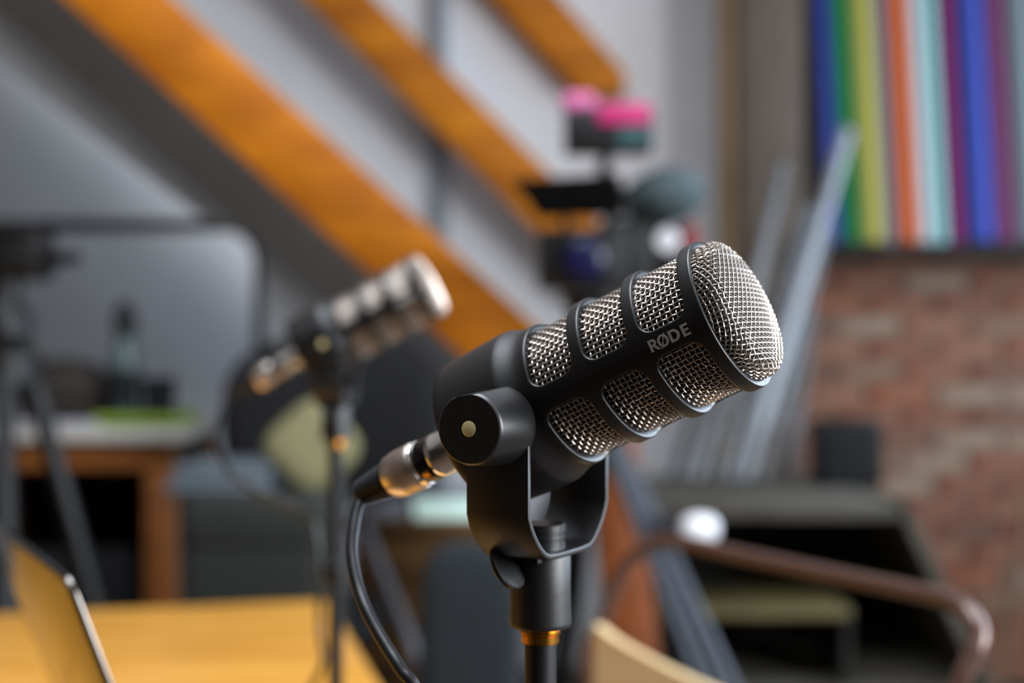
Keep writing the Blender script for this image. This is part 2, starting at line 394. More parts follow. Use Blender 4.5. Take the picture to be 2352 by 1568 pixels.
# dome profile by arc length: crown, rounded shoulder, straight skirt
def dome_profile():
    pts = []; rb = 27.0; rs = 4.6; hc = 1.3; top = 9.2
    rc0 = rb - rs
    for i in range(24): x = rc0 * i / 24; pts.append((x, top - hc * (x / rc0) ** 2))
    z0 = top - hc; a0 = math.atan(2 * hc / rc0)
    for i in range(19):
        a = a0 + (math.pi / 2 - a0) * i / 18
        pts.append((rc0 + rs * (math.sin(a) - math.sin(a0)) / (1 - math.sin(a0)), z0 - rs * (math.cos(a0) - math.cos(a))))
    zl_ = pts[-1][1]
    for i in range(1, 8): pts.append((rb, zl_ - i * (zl_ + 2.5) / 7))
    return pts
DP = dome_profile(); DS = [0]
for i in range(1, len(DP)): DS.append(DS[-1] + math.hypot(DP[i][0] - DP[i-1][0], DP[i][1] - DP[i-1][1]))
def dome_pt(s, t, off):
    rho = math.hypot(s, t)
    if rho < 1e-6: return Vector(((DP[0][1] + off) * mm, 0, 0))
    i = 1
    while i < len(DS) - 1 and DS[i] < rho: i += 1
    f = (rho - DS[i-1]) / (DS[i] - DS[i-1]); (r0, z0), (r1, z1) = DP[i-1], DP[i]
    r, z = r0 + (r1 - r0) * f, z0 + (z1 - z0) * f
    nl = math.hypot(r1 - r0, z1 - z0); nr, nz = -(z1 - z0) / nl, (r1 - r0) / nl
    r += nr * off; z += nz * off
    return Vector((z * mm, -r * mm * s / rho, r * mm * t / rho))
def front_mesh():
    b = B(); smax = DS[-1]; p = 2.0; n = int(smax / p); sub = 3
    for d in (0, 1):
        for j in range(-n, n + 1):
            s0 = j * p; lim = math.sqrt(max(0, smax * smax - s0 * s0)); k = int(lim / p * sub)
            if k < 2: continue
            pts = []
            for i in range(-k, k + 1):
                g = i / sub; t = g * p; off = AMP * math.cos(math.pi * (g + j + d))
                pts.append(dome_pt(s0, t, off) if d == 0 else dome_pt(t, s0, off))
            b.tube(pts, WR * mm, 6, cap=False)
    return b
def liner_mesh():
    pr = [(max(.1, r - 1.6), -(z - 1.8)) for r, z in DP if z > 2.6] + [(25.2, 2), (25.2, 78), (1, 78)]
    N = 64; b = B(); vs = [hp(L, 2 * math.pi * k / N, r) for r, L in pr for k in range(N)]
    return b.add(vs, [(i * N + k, i * N + (k + 1) % N, (i + 1) * N + (k + 1) % N, (i + 1) * N + k) for i in range(len(pr) - 1) for k in range(N)])
def letters_mesh():
    b = B(); H = 4.5; lay = [0]
    def put(polys):
        for q in polys:
            lay[0] += 1; rr = 30.09 + .002 * (lay[0] % 9)
            b.add([hp(24.0 - x, R(-10.2) + y / 30.0, rr) for x, y in q], [tuple(range(len(q)))])
    def rect(x0, y0, x1, y1): return [(x0, y0), (x1, y0), (x1, y1), (x0, y1)]
    def band(cx, cy, rxo, ryo, rxi, ryi, a0, a1, n=20):
        out = []
        for i in range(n):
            a, c = a0 + (a1 - a0) * i / n, a0 + (a1 - a0) * (i + 1) / n
            out.append([(cx + rxo * math.cos(a), cy + ryo * math.sin(a)), (cx + rxo * math.cos(c), cy + ryo * math.sin(c)), (cx + rxi * math.cos(c), cy + ryi * math.sin(c)), (cx + rxi * math.cos(a), cy + ryi * math.sin(a))])
        return out
    S = 1.12; hp_ = math.pi / 2
    # R
    put([rect(0, 0, S, H)]); put([rect(S, H - .8, 1.7, H), rect(S, H - 2.75, 1.7, H - 1.95)]); put(band(1.7, H - 1.375, 1.55, 1.375, .5, .58, -hp_, hp_, 12))
    put([[(1.35, H - 2.6), (2.5, H - 2.4), (4.0, 0), (2.7, 0)]])
    # O with slash
    ox = 5.85; put(band(ox, H / 2, 2.25, H / 2 + .12, 1.2, H / 2 - .72, 0, 2 * math.pi, 32)); put([[(ox - 1.75, -.25), (ox - 1.1, -.25), (ox + 1.75, H + .25), (ox + 1.1, H + .25)]])
    # D
    dx = 8.5; put([rect(dx, 0, dx + S, H)]); put([rect(dx + S, H - .85, dx + 1.9, H), rect(dx + S, 0, dx + 1.9, .85)]); put(band(dx + 1.9, H / 2, 2.4, H / 2, 1.25, H / 2 - .85, -hp_, hp_, 16))
    # E
    ex = 13.7; put([rect(ex, 0, ex + S, H)]); put([rect(ex + S, H - .85, ex + 3.0, H), rect(ex + S, H / 2 - .42, ex + 2.8, H / 2 + .42), rect(ex + S, 0, ex + 3.15, .85)])
    return b
ZP = .082       # pivot height above the socket foot
def yoke_mesh():
    b = B(); t = .0023; y = .0350
    prof = [(-y, ZP), (-y, .048)]
    for i in range(1, 7):
        a = i / 6; prof.append((-y + .017 * a ** 1.25 , .048 - .0172 * (1 - (1 - a) ** 1.45)))
    prof += [(-.010, .0303), (0, .0303)]
    full = prof + [(-p, q) for p, q in reversed(prof[:-1])]
    hw = .0135; vs = []; n = len(full)
    for i, (p, q) in enumerate(full):
        a = full[max(0, i - 1)]; c = full[min(n - 1, i + 1)]; d = Vector((c[0] - a[0], c[1] - a[1])).normalized(); nn = Vector((d.y, -d.x))  # outward-ish
        for sgn in (1, -1):
            for x in (-hw, hw): vs.append((x, p - nn.x * t / 2 * sgn, q - nn.y * t / 2 * sgn))
    fs = []
    for i in range(n - 1):
        a, c = i * 4, i * 4 + 4
        fs += [(a, a + 1, c + 1, c), (a + 2, c + 2, c + 3, a + 3), (a, c, c + 2, a + 2), (a + 1, a + 3, c + 3, c + 1)]
    fs += [(0, 2, 3, 1), (n * 4 - 4, n * 4 - 3, n * 4 - 1, n * 4 - 2)]
    return b.add(vs, fs)
def knob_mesh(sgn):
    """sgn -1: near side knob (towards -y)"""
    b = B(); n = 72
    prof = [(15.2, 33.5), (15.3, 36.5), (15.0, 39.5), (13.6, 55.6), (13.3, 56.6), (12.6, 57.2), (4, 57.2)]
    vs = []
    for r, d in prof:
        for k in range(n):
            a = 2 * math.pi * k / n; x, z = r * math.cos(a), r * math.sin(a)
            fa = R(100); hN = x * math.cos(fa) + z * math.sin(fa); lim = 12.3 if d > 50 else 12.3 + (55 - d) * .085
            if hN > lim: x -= (hN - lim) * math.cos(fa); z -= (hN - lim) * math.sin(fa)
            vs.append((x * mm, sgn * d * mm, ZP + z * mm))
    fs = [(i * n + k, i * n + (k + 1) % n, (i + 1) * n + (k + 1) % n, (i + 1) * n + k) for i in range(len(prof) - 1) for k in range(n)]
    fs += [tuple(range(n)), tuple((len(prof) - 1) * n + k for k in range(n))]
    return b.add(vs, fs)
RX90 = Matrix.Rotation(R(90), 4, 'X')
def head_mat(pitch): return Matrix.Translation((0, 0, ZP)) @ Matrix.Rotation(-pitch, 4, 'Y') @ Matrix.Translation((.0908, 0, .0056))
def build_mic(root, pitch):
    H = head_mat(pitch)
    def hobj(name, b, m, fixn=True):
        o = obj(name, b, m, root, world=False, fixn=fixn); o.matrix_local = H; return o
    cage = hobj('grille_cage', cage_mesh(), 'mic_rim')
    body = hobj('body', body_mesh(), 'mic')
    hobj('side_grille', side_mesh(), 'wire', False); hobj('front_grille', front_mesh(), 'wire', False)
    hobj('foam_liner', liner_mesh(), 'liner')
    t = obj('lettering', letters_mesh(), 'ink', cage, world=False, smooth=False, label='grey printed capital letters')
    ym = obj('yoke', mesh('yoke', yoke_mesh(), bevel=.0006, seg=2), 'mic', root, world=False)
    for sgn in (-1, 1):
        k = obj('pivot_knob', mesh('pivot_knob', knob_mesh(sgn)), 'mic_rim', root, world=False)
        obj('pin', mesh('pin', B().lathe([(2.95 * mm, 57.0 * mm), (2.95 * mm, 57.35 * mm), (2.7 * mm, 57.5 * mm)], 32, Matrix.Translation((0, 0, ZP)) @ Matrix.Rotation(R(90 if sgn < 0 else -90), 4, 'X'))), 'brass', k, world=False, label='pale brass pin')
    obj('mount_screw', mesh('mount_screw', B().lathe([(10.0 * mm, .0310), (10.0 * mm, .0345), (9.6 * mm, .0347), (9.6 * mm, .0353), (10.0 * mm, .0356), (10.0 * mm, .0372), (9.6 * mm, .0374), (9.6 * mm, .0380), (10.1 * mm, .0383), (10.1 * mm, .0408), (9.7 * mm, .0413)], 40)), 'mic_rim', root, world=False)
    obj('stand_socket', mesh('stand_socket', B().lathe([(11.9 * mm, 0), (12.35 * mm, .0006), (12.4 * mm, .002), (12.1 * mm, .0145), (12.1 * mm, .0282), (11.6 * mm, .0293)], 48)), 'mic', root, world=False)
    wl = B()
    for sgn, rr in ((-1, .0100),):
        wl.lathe([(rr - .0005, -.0013), (rr, -.0008), (rr, .0008), (rr - .0005, .0013)], 28, Matrix.Translation((-.005 if sgn < 0 else .005, sgn * .0185, .0262)) @ Matrix.Rotation(R(62), 4, 'Y'))
    wl.box((.003, .009, .0285), (.006, .046, .0026))
    obj('wing_screw', mesh('wing_screw', wl), 'mic_rim', root, world=False)
    return root
def cable_set(name, mx, path, label, group=None):
    root = empty(name, None, label, 'cable', group, mx=mx)
    def ring(prof): return [(r * mm, -L * mm) for L, r in prof]
    AX = Matrix.Rotation(R(90), 4, 'Y')   # lathe z -> +x ; L runs along -x
    def lo(nm, prof, m, lab=None, parent=None): return obj(nm, mesh(nm, B().lathe(ring(prof), 48, AX)), m, parent or root, world=False, label=lab)
    sh = lo('plug_shell', [(150.6, 9.9), (151, 10.1), (161, 10.0), (165.2, 9.2), (166.3, 8.6)], 'nickel', 'satin silver plug shell')
    lo('plug_nose', [(119.6, 9.3), (138.4, 9.3), (138.8, 9.5), (141.2, 9.5), (141.6, 9.2)], 'chrome', 'chrome plug nose')
    cl = lo('plug_collar', [(141.4, 9.1), (142, 9.35), (147.4, 9.35), (148, 9.2)], 'gloss_black', 'glossy black collar with gold mark')
    obj('collar_mark', mesh('collar_mark', B().box((-.1445, -.0075, -.0056), (.0030, .0022, .0030), Matrix.Rotation(R(-37), 4, 'X'))), 'gold', cl, world=False)
    lo('plug_ring', [(147.9, 9.3), (148.2, 9.75), (149.0, 9.75), (149.2, 9.5), (149.5, 9.75), (150.6, 9.75), (150.9, 9.4)], 'chrome', 'chrome ring')
    gr = B()
    for k in range(56):
        a = 2 * math.pi * k / 56
        gr.box((-.1555, -.01008 * math.cos(a), .01008 * math.sin(a)), (.0075, .00028, .00045), Matrix.Rotation(-a, 4, 'X'))
    kn = obj('knurling', mesh('knurling', gr, smooth=False), 'nickel', sh, world=False); tag(kn, kind='stuff')
    pr = [(166.0, 7.9)]
    for i in range(8):
        L = 168.3 + i * 1.9; r = 7.75 - i * .26
        pr += [(L, r), (L + .35, r - .75), (L + .9, r - .75), (L + 1.2, r)]
    pr += [(183.6, 5.4), (184.4, 4.9), (184.8, 2.6)]
    lo('strain_relief', pr, 'rubber', 'ribbed black rubber sleeve')
    st = mx @ Vector((-.172, 0, 0)); st2 = mx @ Vector((-.181, 0, -.0004))
    obj('cord', B().tube(spline([st, st2] + path, 8), .0026, 12), 'cable', root)
    return root

# first microphone: pose measured from its circles in the photograph
yaw1, pit1 = math.atan2(-.47623, .87932), math.asin(.41328)
Q1 = Vector((.01144, .57037, ZC - .03197))
M1 = Matrix.Translation(Q1 - Vector((0, 0, ZP))) @ rz(yaw1)
mic1 = empty('microphone', None, 'sharp black podcast microphone with brass pin on its yoke and grey lettering', 'microphone', mx=M1)
build_mic(mic1, pit1)
# second microphone
yaw2, pit2 = R(-4), R(28.5)
Rm2 = rz(yaw2) @ Matrix.Rotation(-pit2, 4, 'Y')
C2 = at(976, 660, 1.215); Q2 = C2 - Rm2 @ Vector((.0908, 0, .0056))
M2 = Matrix.Translation(Q2 - Vector((0, 0, ZP))) @ rz(yaw2)
mic2 = copy_tree(mic1); mic2.matrix_world = M2
tag(mic2, 'blurred black podcast microphone on the farther stand in front of the black chair')
for ch in mic2.children:
    if ch.name.split('.')[0] in ('grille_cage', 'body', 'side_grille', 'front_grille', 'foam_liner'): ch.matrix_local = head_mat(pit2)

def stand(mx, label, base_z, rb=.069):
    o = mx.translation; r = tag(empty('microphone_stand', (o.x, o.y, base_z)), label, 'stand')
    T = Matrix.Translation((o.x, o.y, 0)); z = o.z
    obj('base_plate', B().lathe([(rb - .001, base_z), (rb, base_z + .002), (rb, base_z + .009), (rb - .003, base_z + .012), (.012, base_z + .014), (.0095, base_z + .03)], 56, T), 'black', r)
    zc_ = z - .112
    if base_z > 0: obj('clutch', B().lathe([(.0085, zc_ - .010), (.0115, zc_ - .007), (.0115, zc_ + .006), (.0085, zc_ + .009)], 28, T), 'black', r)
    obj('pole', B().lathe([(.0063, base_z + .01), (.0063, z - .0055)], 32, T), 'black', r)
    obj('thread_ring', B().lathe([(.0070, z - .0066), (.0075, z - .0064), (.0075, z - .0034), (.0071, z - .0032), (.0071, z - .0030), (.0082, z - .0027), (.0082, z - .0018), (.0079, z - .0015), (.0082, z - .0012), (.0082, z - .0002), (.0079, z + .0003)], 40, T), 'gold', r, label='golden brass thread ring')
stand(M1, 'straight black floor stand with gold ring under the sharp microphone', 0, .125)
stand(M2, 'straight black desk stand under the blurred microphone', TH)
cable_set('microphone_cable', M1 @ head_mat(pit1), [at(822, 1168, .606), at(812, 1214, .600), at(808, 1262, .594), at(813, 1308, .588), at(824, 1354, .582), at(841, 1400, .575), at(865, 1447, .569), at(892, 1492, .563), at(921, 1538, .557), at(965, 1610, .553), Vector((-.022, .552, .93)), Vector((-.014, .553, .82)), Vector((-.016, .552, .55)), Vector((-.03, .54, .25)), Vector((-.10, .48, .10)), Vector((-.20, .42, .012)), Vector((-.32, .40, .0035)), Vector((-.6, .42, .0035)), Vector((-.9, .5, .0035))],
          'black cable with silver plug in the back of the sharp microphone')
b2 = M2.translation
cable_set('microphone_cable', M2 @ head_mat(pit2), [at(540, 893, 1.29), at(505, 960, 1.29), at(500, 1020, 1.285), at(525, 1080, 1.28), at(575, 1120, 1.275), at(645, 1152, 1.27), at(705, 1180, 1.265), at(728, 1230, 1.262), at(733, 1320, 1.26), at(735, 1450, 1.262), Vector((b2.x - .012, b2.y + .0, .84)), Vector((b2.x - .05, b2.y + .05, .785)), Vector((b2.x - .10, b2.y + .09, TH + .004)), Vector((b2.x - .25, b2.y + .1, TH + .0035)), Vector((b2.x - .4, b2.y + .05, TH + .0035))],
          'black cable with bright plug looping from the blurred microphone')

# ------------------------------------------------------------------ laptop, seen from behind its lid
td2 = Vector((-.466, .885, 0)).normalized(); nf = Vector((.885, .466, 0)).normalized()   # along lid edge / towards keyboard
tilt = R(20); lh, lwid = .245, .30
top = at(165, 1338, .752)
hinge = Vector((top.x, top.y, TH + .016)) + nf * (lh * math.sin(tilt))
lap = tag(empty('laptop', (*(hinge + td2 * lwid / 2).xy, TH)), 'open grey aluminium laptop on the table, its lid back mirroring the wood', 'laptop')
upv = (-nf * math.sin(tilt) + Vector((0, 0, math.cos(tilt))))
nl = upv.cross(td2).normalized()
if nl.dot(nf) < 0: nl = -nl      # face of the screen
def rrect(o, ax, ay, w_, h_, r, n=6):
    out = []
    for cx, cy, a0 in ((w_ - r, h_ - r, 0), (r, h_ - r, 90), (r, r, 180), (w_ - r, r, 270)):
        for i in range(n + 1): a = R(a0 + 90 * i / n); out.append(o + ax * (cx + r * math.cos(a)) + ay * (cy + r * math.sin(a)))
    return out
obj('lid', B().prism(rrect(hinge - nl * .0045, td2, upv, lwid, lh, .012), nl * .0045), 'alu', lap, bevel=.001)
obj('screen_panel', B().prism(rrect(hinge + td2 * .006 + upv * .012, td2, upv, lwid - .012, lh - .018, .006), nl * .0007), 'screen', lap)
hb = Vector((hinge.x, hinge.y, TH + .002))
obj('base', B().prism(rrect(hb, td2, nf, lwid, .21, .012), (0, 0, .012)), 'alu', lap, bevel=.001)
obj('hinge_bar', B().tube([hinge + td2 * .03 - Vector((0, 0, .003)), hinge + td2 * (lwid - .03) - Vector((0, 0, .003))], .005, 12), 'black', lap)
kb = B()
for r in range(5):
    for k in range(12):
        c = hb + td2 * (.022 + k * .0232) + nf * (.03 + r * .019) + Vector((0, 0, .0128))
        kb.box(c, (.016, .02, .0014), rz(math.atan2(nf.y, nf.x)))
tag(obj('keyboard', kb, 'keys', lap), kind='stuff')
obj('touchpad', B().prism(rrect(hb + td2 * .095 + nf * .128 + Vector((0, 0, .012)), td2, nf, .11, .075, .004), (0, 0, .0006)), 'alu', lap)
for a, c in ((.02, .02), (.28, .02), (.02, .19), (.28, .19)): obj('foot', B().lathe([(.006, 0), (.006, .003)], 12, Matrix.Translation(Vector((hb.x, hb.y, TH)) + td2 * a + nf * c)), 'rubber', lap)

# ------------------------------------------------------------------ tube chair at the right
hch = .204; zt = ZC - hch
def fl(p, z): return Vector((p[0], p[1], z))
pl, pr = at(1530, 1240, 1.462), at(2140, 1366, 1.145)
pl.z = pr.z = zt
e1 = (pr - pl).normalized()                      # along the back rail, far to near
fw = Vector((-e1.y, e1.x, 0)) * 1.0              # candidate facing
if fw.x > 0: fw = -fw                            # chair faces the table on the left
ch = tag(empty('tube_chair', (*((pl + pr) / 2).xy, 0)), 'brown bent tube chair with pale plywood back beside the table', 'chair')
LT = pl - e1 * .062
path = [fl(LT + fw * .02 - e1 * .055, .02), fl(LT - e1 * .05 , .45), at(1352, 1560, 1.50), at(1385, 1430, 1.49), at(1425, 1320, 1.485), at(1470, 1266, 1.478), pl, pl + (pr - pl) * .33, pl + (pr - pl) * .67, pr, at(2186, 1380, 1.122), at(2219, 1401, 1.103), at(2241, 1432, 1.09), at(2249, 1462, 1.084), at(2242, 1490, 1.08), at(2226, 1522, 1.078), at(2208, 1562, 1.076), at(2184, 1640, 1.075)]
qe = at(2184, 1640, 1.075); path += [Vector((qe.x - .012, qe.y, .75)), Vector((qe.x - .014, qe.y, .45)), Vector((qe.x + .006, qe.y, .02))]
path[3].z = at(1385, 1430, 1.49).z
obj('back_frame', B().tube(spline(path, 8), .0078, 14), 'tube', ch)
obj('foot_cap', B().lathe([(.011, 0), (.011, .025)], 12, Matrix.Translation(fl(path[0], 0))), 'rubber', ch)
obj('foot_cap', B().lathe([(.011, 0), (.011, .025)], 12, Matrix.Translation(fl(path[-1], 0))), 'rubber', ch)
# curved plywood back panel
A0, A1 = at(1383, 1432, 1.47), at(2192, 1610, 1.085)
bp_ = B(); n = 20; vs = []
for i in range(n + 1):
    t = i / n; p = A0 + (A1 - A0) * t; bow = math.sin(math.pi * t)
    p = p - fw * (.045 * bow); zt_ = A0.z + (A1.z - A0.z) * t - .055 * bow ** .8
    for z, d in ((zt_, 0), (zt_ - .20, 0), (zt_ - .20, .010), (zt_, .010)): vs.append((p.x + fw.x * d, p.y + fw.y * d, z))
fs = [(i * 4 + k, i * 4 + (k + 1) % 4, i * 4 + 4 + (k + 1) % 4, i * 4 + 4 + k) for i in range(n) for k in range(4)] + [(0, 1, 2, 3), (n * 4 + 3, n * 4 + 2, n * 4 + 1, n * 4)]
obj('backrest', bp_.add(vs, fs), 'ply', ch, label='pale plywood back panel')
s0, s1 = fl(LT + fw * .01, .45), fl(qe, .45)
sd = (s1 - s0)
seat = [s0, s1, s1 + fw * .38 - sd * .06, s0 + fw * .38 + sd * .06]
obj('seat', B().prism(seat, (0, 0, .014)), 'ply', ch, bevel=.005)
for c in (seat[2], seat[3]):
    obj('leg', B().tube([c + (fl(c, .45) - c) - fw * .02, fl(c, .012) + fw * .02], .0095, 12), 'tube', ch)
    obj('seat_rail', B().tube([fl(c - fw * .36, .442), fl(c - fw * .02, .442)], .009, 12), 'tube', ch)

# ------------------------------------------------------------------ video camera rig on its tripod
YV = 2.75
vc = tag(empty('video_camera', at(1375, 668, YV)), 'black video camera with blue lens, matte box flag and grey furry microphone', 'video camera')
obj('body', pbox(B(), 1385, 500, 1500, 668, YV + .02, YV + .30), 'black', vc, bevel=.008)
obj('matte_box', pbox(B(), 1236, 525, 1440, 664, YV - .06, YV + .02), 'black', vc, bevel=.006)
lc = at(1345, 592, YV - .065)
ln_ = obj('lens', B().lathe([(.050, -.03), (.050, .012), (.046, .014), (.044, .002), (.001, -.004)], 40, Matrix.Translation(lc) @ Matrix.Rotation(R(90), 4, 'X')), 'black', vc)
obj('front_glass', B().ellipsoid((0, 0, 0), .043, .043, .012, 28, 12, mx=Matrix.Translation(lc + Vector((0, -.002, 0))) @ Matrix.Rotation(R(90), 4, 'X')), 'lens', ln_, label='deep blue coated front glass')
fp = [at(1178, 412, YV - .16), at(1425, 398, YV - .16), at(1436, 492, YV - .05), at(1238, 496, YV - .05)]
obj('flag', B().prism(fp, (0, .006, -.004)), 'black', vc, label='black barn door flag tilted above the lens')
for xa_ in (1300, 1400): obj('flag_arm', B().tube([at(xa_, 476, YV - .05), at(xa_, 530, YV - .03)], .007, 8), 'black', vc)
hd = B().tube(spline([at(1400, 512, YV + .05), at(1405, 450, YV + .05), at(1440, 440, YV + .12), at(1490, 445, YV + .2), at(1495, 512, YV + .26)], 6), .012, 10)
obj('top_handle', hd, 'black', vc)
mt = obj('monitor', pbox(B(), 1298, 248, 1502, 348, YV - .03, YV + .05), 'black', vc, bevel=.006)
obj('pink_panel', pbox(B(), 1372, 236, 1494, 284, YV - .036, YV + .02), 'pink', mt, bevel=.004, label='magenta panel')
obj('teal_panel', pbox(B(), 1420, 290, 1496, 330, YV - .034, YV - .028), 'tealscreen', mt, label='dark teal panel')
obj('pink_cap', pbox(B(), 1290, 210, 1368, 254, YV + .0, YV + .06), 'pink2', mt, bevel=.010, label='pale pink cap')
obj('monitor_arm', B().tube([at(1395, 348, YV + .02), at(1385, 385, YV + .03), at(1400, 450, YV + .05)], .013, 10), 'black', vc)
fc = at(1525, 452, YV + .06)
bmf = B().ellipsoid((0, 0, 0), .078, .11, .052, 40, 24, mx=Matrix.Translation(fc) @ Matrix.Rotation(R(-15), 4, 'Y'))
bmf.v = [tuple(Vector(p) + (Vector(p) - fc).normalized() * random.uniform(-.004, .008)) for p in bmf.v]
fm = obj('furry_microphone', bmf, 'fur', vc, label='grey furry windshield')
obj('microphone_clamp', B().tube([fc - Vector((0, 0, .05)), at(1505, 540, YV + .1), at(1490, 560, YV + .1)], .010, 8), 'black', vc)
obj('side_handle', pbox(B(), 1490, 520, 1580, 640, YV + .06, YV + .2), 'black', vc, bevel=.02, seg=3)
obj('dial', B().lathe([(.020, 0), (.024, .005), (.024, .016), (.02, .02)], 24, Matrix.Translation(at(1530, 552, YV + .06)) @ Matrix.Rotation(R(90), 4, 'X')), 'white_gloss', vc, label='white round dial')
obj('record_button', pbox(B(), 1570, 515, 1604, 580, YV + .05, YV + .09), 'red', vc, bevel=.006, label='red side piece')
tr = tag(empty('camera_tripod', (vc.location.x, YV + .12, 0)), 'slate grey camera tripod with a leg knob painted as a white glint under the video camera', 'tripod')
hx = vc.location.x; hz = vc.location.z; ty = YV + .12
obj('head', B().lathe([(.05, hz - .10), (.055, hz - .09), (.055, hz - .03), (.07, hz - .02), (.07, hz - .001)], 28, Matrix.Translation((hx, ty, 0))), 'black', tr)
obj('column', B().tube([(hx, ty, hz - .35), (hx, ty, hz - .09)], .022, 14), 'steel_grey', tr)
obj('spider', B().lathe([(.04, hz - .36), (.06, hz - .33), (.06, hz - .25), (.03, hz - .22)], 20, Matrix.Translation((hx, ty, 0))), 'black', tr)
def tripod_leg(top_, foot, wv):
    g = B(); d = (foot - top_)
    for k in (-1, 0, 1): g.tube([top_ + wv * (k * .012), top_ + d * .5 + wv * (k * .030), foot + wv * (k * .034) ], .0125, 12)
    return g
f1 = at(1610, 1500, YV - .1); t1 = Vector((hx + .03, ty - .03, hz - .29)); s = t1.z / (t1.z - f1.z); foot1 = t1 + (f1 - t1) * s; foot1.z = .012
lg = obj('leg', tripod_leg(t1, foot1, Vector((1, 0, 0))), 'steel_grey', tr)
kx = t1 + (foot1 - t1) * ((t1.z - at(0, 1212, YV - .05).z) / t1.z)
obj('leg_knob', B().ellipsoid((0, 0, 0), .036, .03, .028, 24, 14, pw=.8, mx=Matrix.Translation(at(1606, 1214, YV - .07))), 'white_gloss', lg, label='bright white leg knob')  # white colour stands in for a window glint on the knob
obj('knob_bracket', B().tube([kx, at(1606, 1214, YV - .07)], .012, 10), 'steel_grey', lg)
for foot in (Vector((hx - .12, ty + .45, .012)), Vector((hx - .42, ty - .12, .012))):
    obj('leg', tripod_leg(Vector((hx, ty, hz - .29)) + (foot - Vector((hx, ty, 0))).normalized() * .03, foot, (foot - Vector((hx, ty, 0))).cross(Vector((0, 0, 1))).normalized()), 'black', tr)
for o in [c for c in tr.children if c.name.startswith('leg')]:
    pass

# ------------------------------------------------------------------ tripod with fluid head at the left
YT = 2.55
tx = at(8, 0, YT).x
tl = tag(empty('fluid_head_tripod', (tx, YT, 0)), 'black tripod with fluid head and pan handle beside the wooden cabinet', 'tripod')
obj('head_block', pbox(B(), -60, 532, 88, 640, YT - .05, YT + .06), 'black', tl, bevel=.012)
obj('head_plate', pbox(B(), -80, 516, 72, 536, YT - .06, YT + .07), 'black', tl, bevel=.004)
obj('pan_handle', B().tube([at(70, 596, YT), at(182, 592, YT - .05)], [.013, .011], 12), 'black', tl)
obj('neck', B().lathe([(.036, at(0, 790, YT).z), (.05, at(0, 770, YT).z), (.05, at(0, 720, YT).z), (.032, at(0, 690, YT).z), (.034, at(0, 636, YT).z)], 24, Matrix.Translation((tx, YT, 0))), 'black', tl)
obj('spider', B().lathe([(.045, at(0, 900, YT).z), (.066, at(0, 880, YT).z), (.066, at(0, 810, YT).z), (.036, at(0, 785, YT).z)], 24, Matrix.Translation((tx, YT, 0))), 'black', tl)
zt0 = at(0, 850, YT).z
for foot in (at(20, 0, YT - .5), at(430, 0, YT + .05), at(-420, 0, YT + .3)):
    fo = Vector((foot.x, foot.y, .01)); to = Vector((tx, YT, zt0)) + (fo - Vector((tx, YT, 0))).normalized() * .045; to.z = zt0
    mid = to + (fo - to) * .5
    l_ = obj('leg', B().tube([to, mid], .019, 12).tube([mid, fo], .014, 12), 'black', tl)
    obj('clamp', B().tube([to + (mid - to) * .93, to + (mid - to) * 1.05], .025, 12), 'black', l_)

# ------------------------------------------------------------------ cabinet at the left with things on it
YC = 3.25; YCb = YC + .5
ct = tag(empty('wooden_cabinet', (at(180, 0, YC).x, YC + .25, 0)), 'orange wooden open cabinet with pale top and dark inside by the white wall', 'cabinet')
ztop = at(0, 985, YC).z; xa, xb = at(-160, 0, YC).x, at(398, 0, YC).x
obj('top', B().box(((xa + xb) / 2 + .01, YC + .24, ztop - .012), (xb - xa + .05, .54, .03)), 'white_lam', ct, bevel=.004)
za = at(0, 1000, YC).z
obj('apron', B().box(((xa + xb) / 2, YC + .012, (za + at(0, 1078, YC).z) / 2 - .0), (xb - xa, .024, za - at(0, 1078, YC).z)), 'cabwood', ct, bevel=.003)
for x in (xa + .03, xb - .033):
    for y in (YC + .03, YCb - .03): obj('leg', B().box((x, y, (ztop - .03) / 2), (.066, .055, ztop - .03)), 'cabwood', ct, bevel=.004)
obj('back_panel', B().box(((xa + xb) / 2, YCb - .01, ztop / 2), (xb - xa - .12, .012, ztop - .06)), 'dark', ct)
for x in (xa + .025, xb - .025): obj('side_panel', B().box((x, YC + .25, ztop / 2), (.012, .40, ztop - .06)), 'dark', ct)
obj('bottom_shelf', B().box(((xa + xb) / 2, YC + .25, .10), (xb - xa - .08, .40, .02)), 'dark', ct)
obj('dark_fill_box', B().box(((xa + xb) / 2 - .02, YC + .27, .37), (xb - xa - .22, .34, .50)), 'black_cloth', None, bevel=.02, label='added black box as dark fill inside the wooden cabinet', cat='box')  # box added as dark fill for the cabinet inside
zs = ztop + .003
tray = tag(empty('green_tray', (at(345, 0, YC + .1).x, YC + .1, zs)), 'lime green tray under the bottle on the cabinet', 'tray')
xt0, xt1 = at(235, 0, YC + .1).x, at(432, 0, YC + .1).x
obj('plate', B().box(((xt0 + xt1) / 2, YC + .12, zs + .006), (xt1 - xt0, .2, .012)), 'green', tray, bevel=.003)
for y in (YC + .024, YC + .216): obj('rim', B().box(((xt0 + xt1) / 2, y, zs + .014), (xt1 - xt0, .008, .028)), 'green', tray, bevel=.002)
zb = zs + .012
bx_ = at(287, 0, YC + .12).x
hb_ = at(0, 690, YC + .12).z - zb
bo = tag(empty('bottle', (bx_, YC + .12, zb)), 'slim grey green bottle with tall black cap on the green tray', 'bottle')
T = Matrix.Translation((bx_, YC + .12, zb))
obj('glass', B().lathe([(.030, 0), (.033, .004), (.034, hb_ * .5), (.030, hb_ * .62), (.018, hb_ * .70), (.017, hb_ * .76)], 28, T), 'bottle', bo)
obj('label_band', B().lathe([(.0346, hb_ * .12), (.0346, hb_ * .42)], 28, T, cap=False), 'teal', bo)
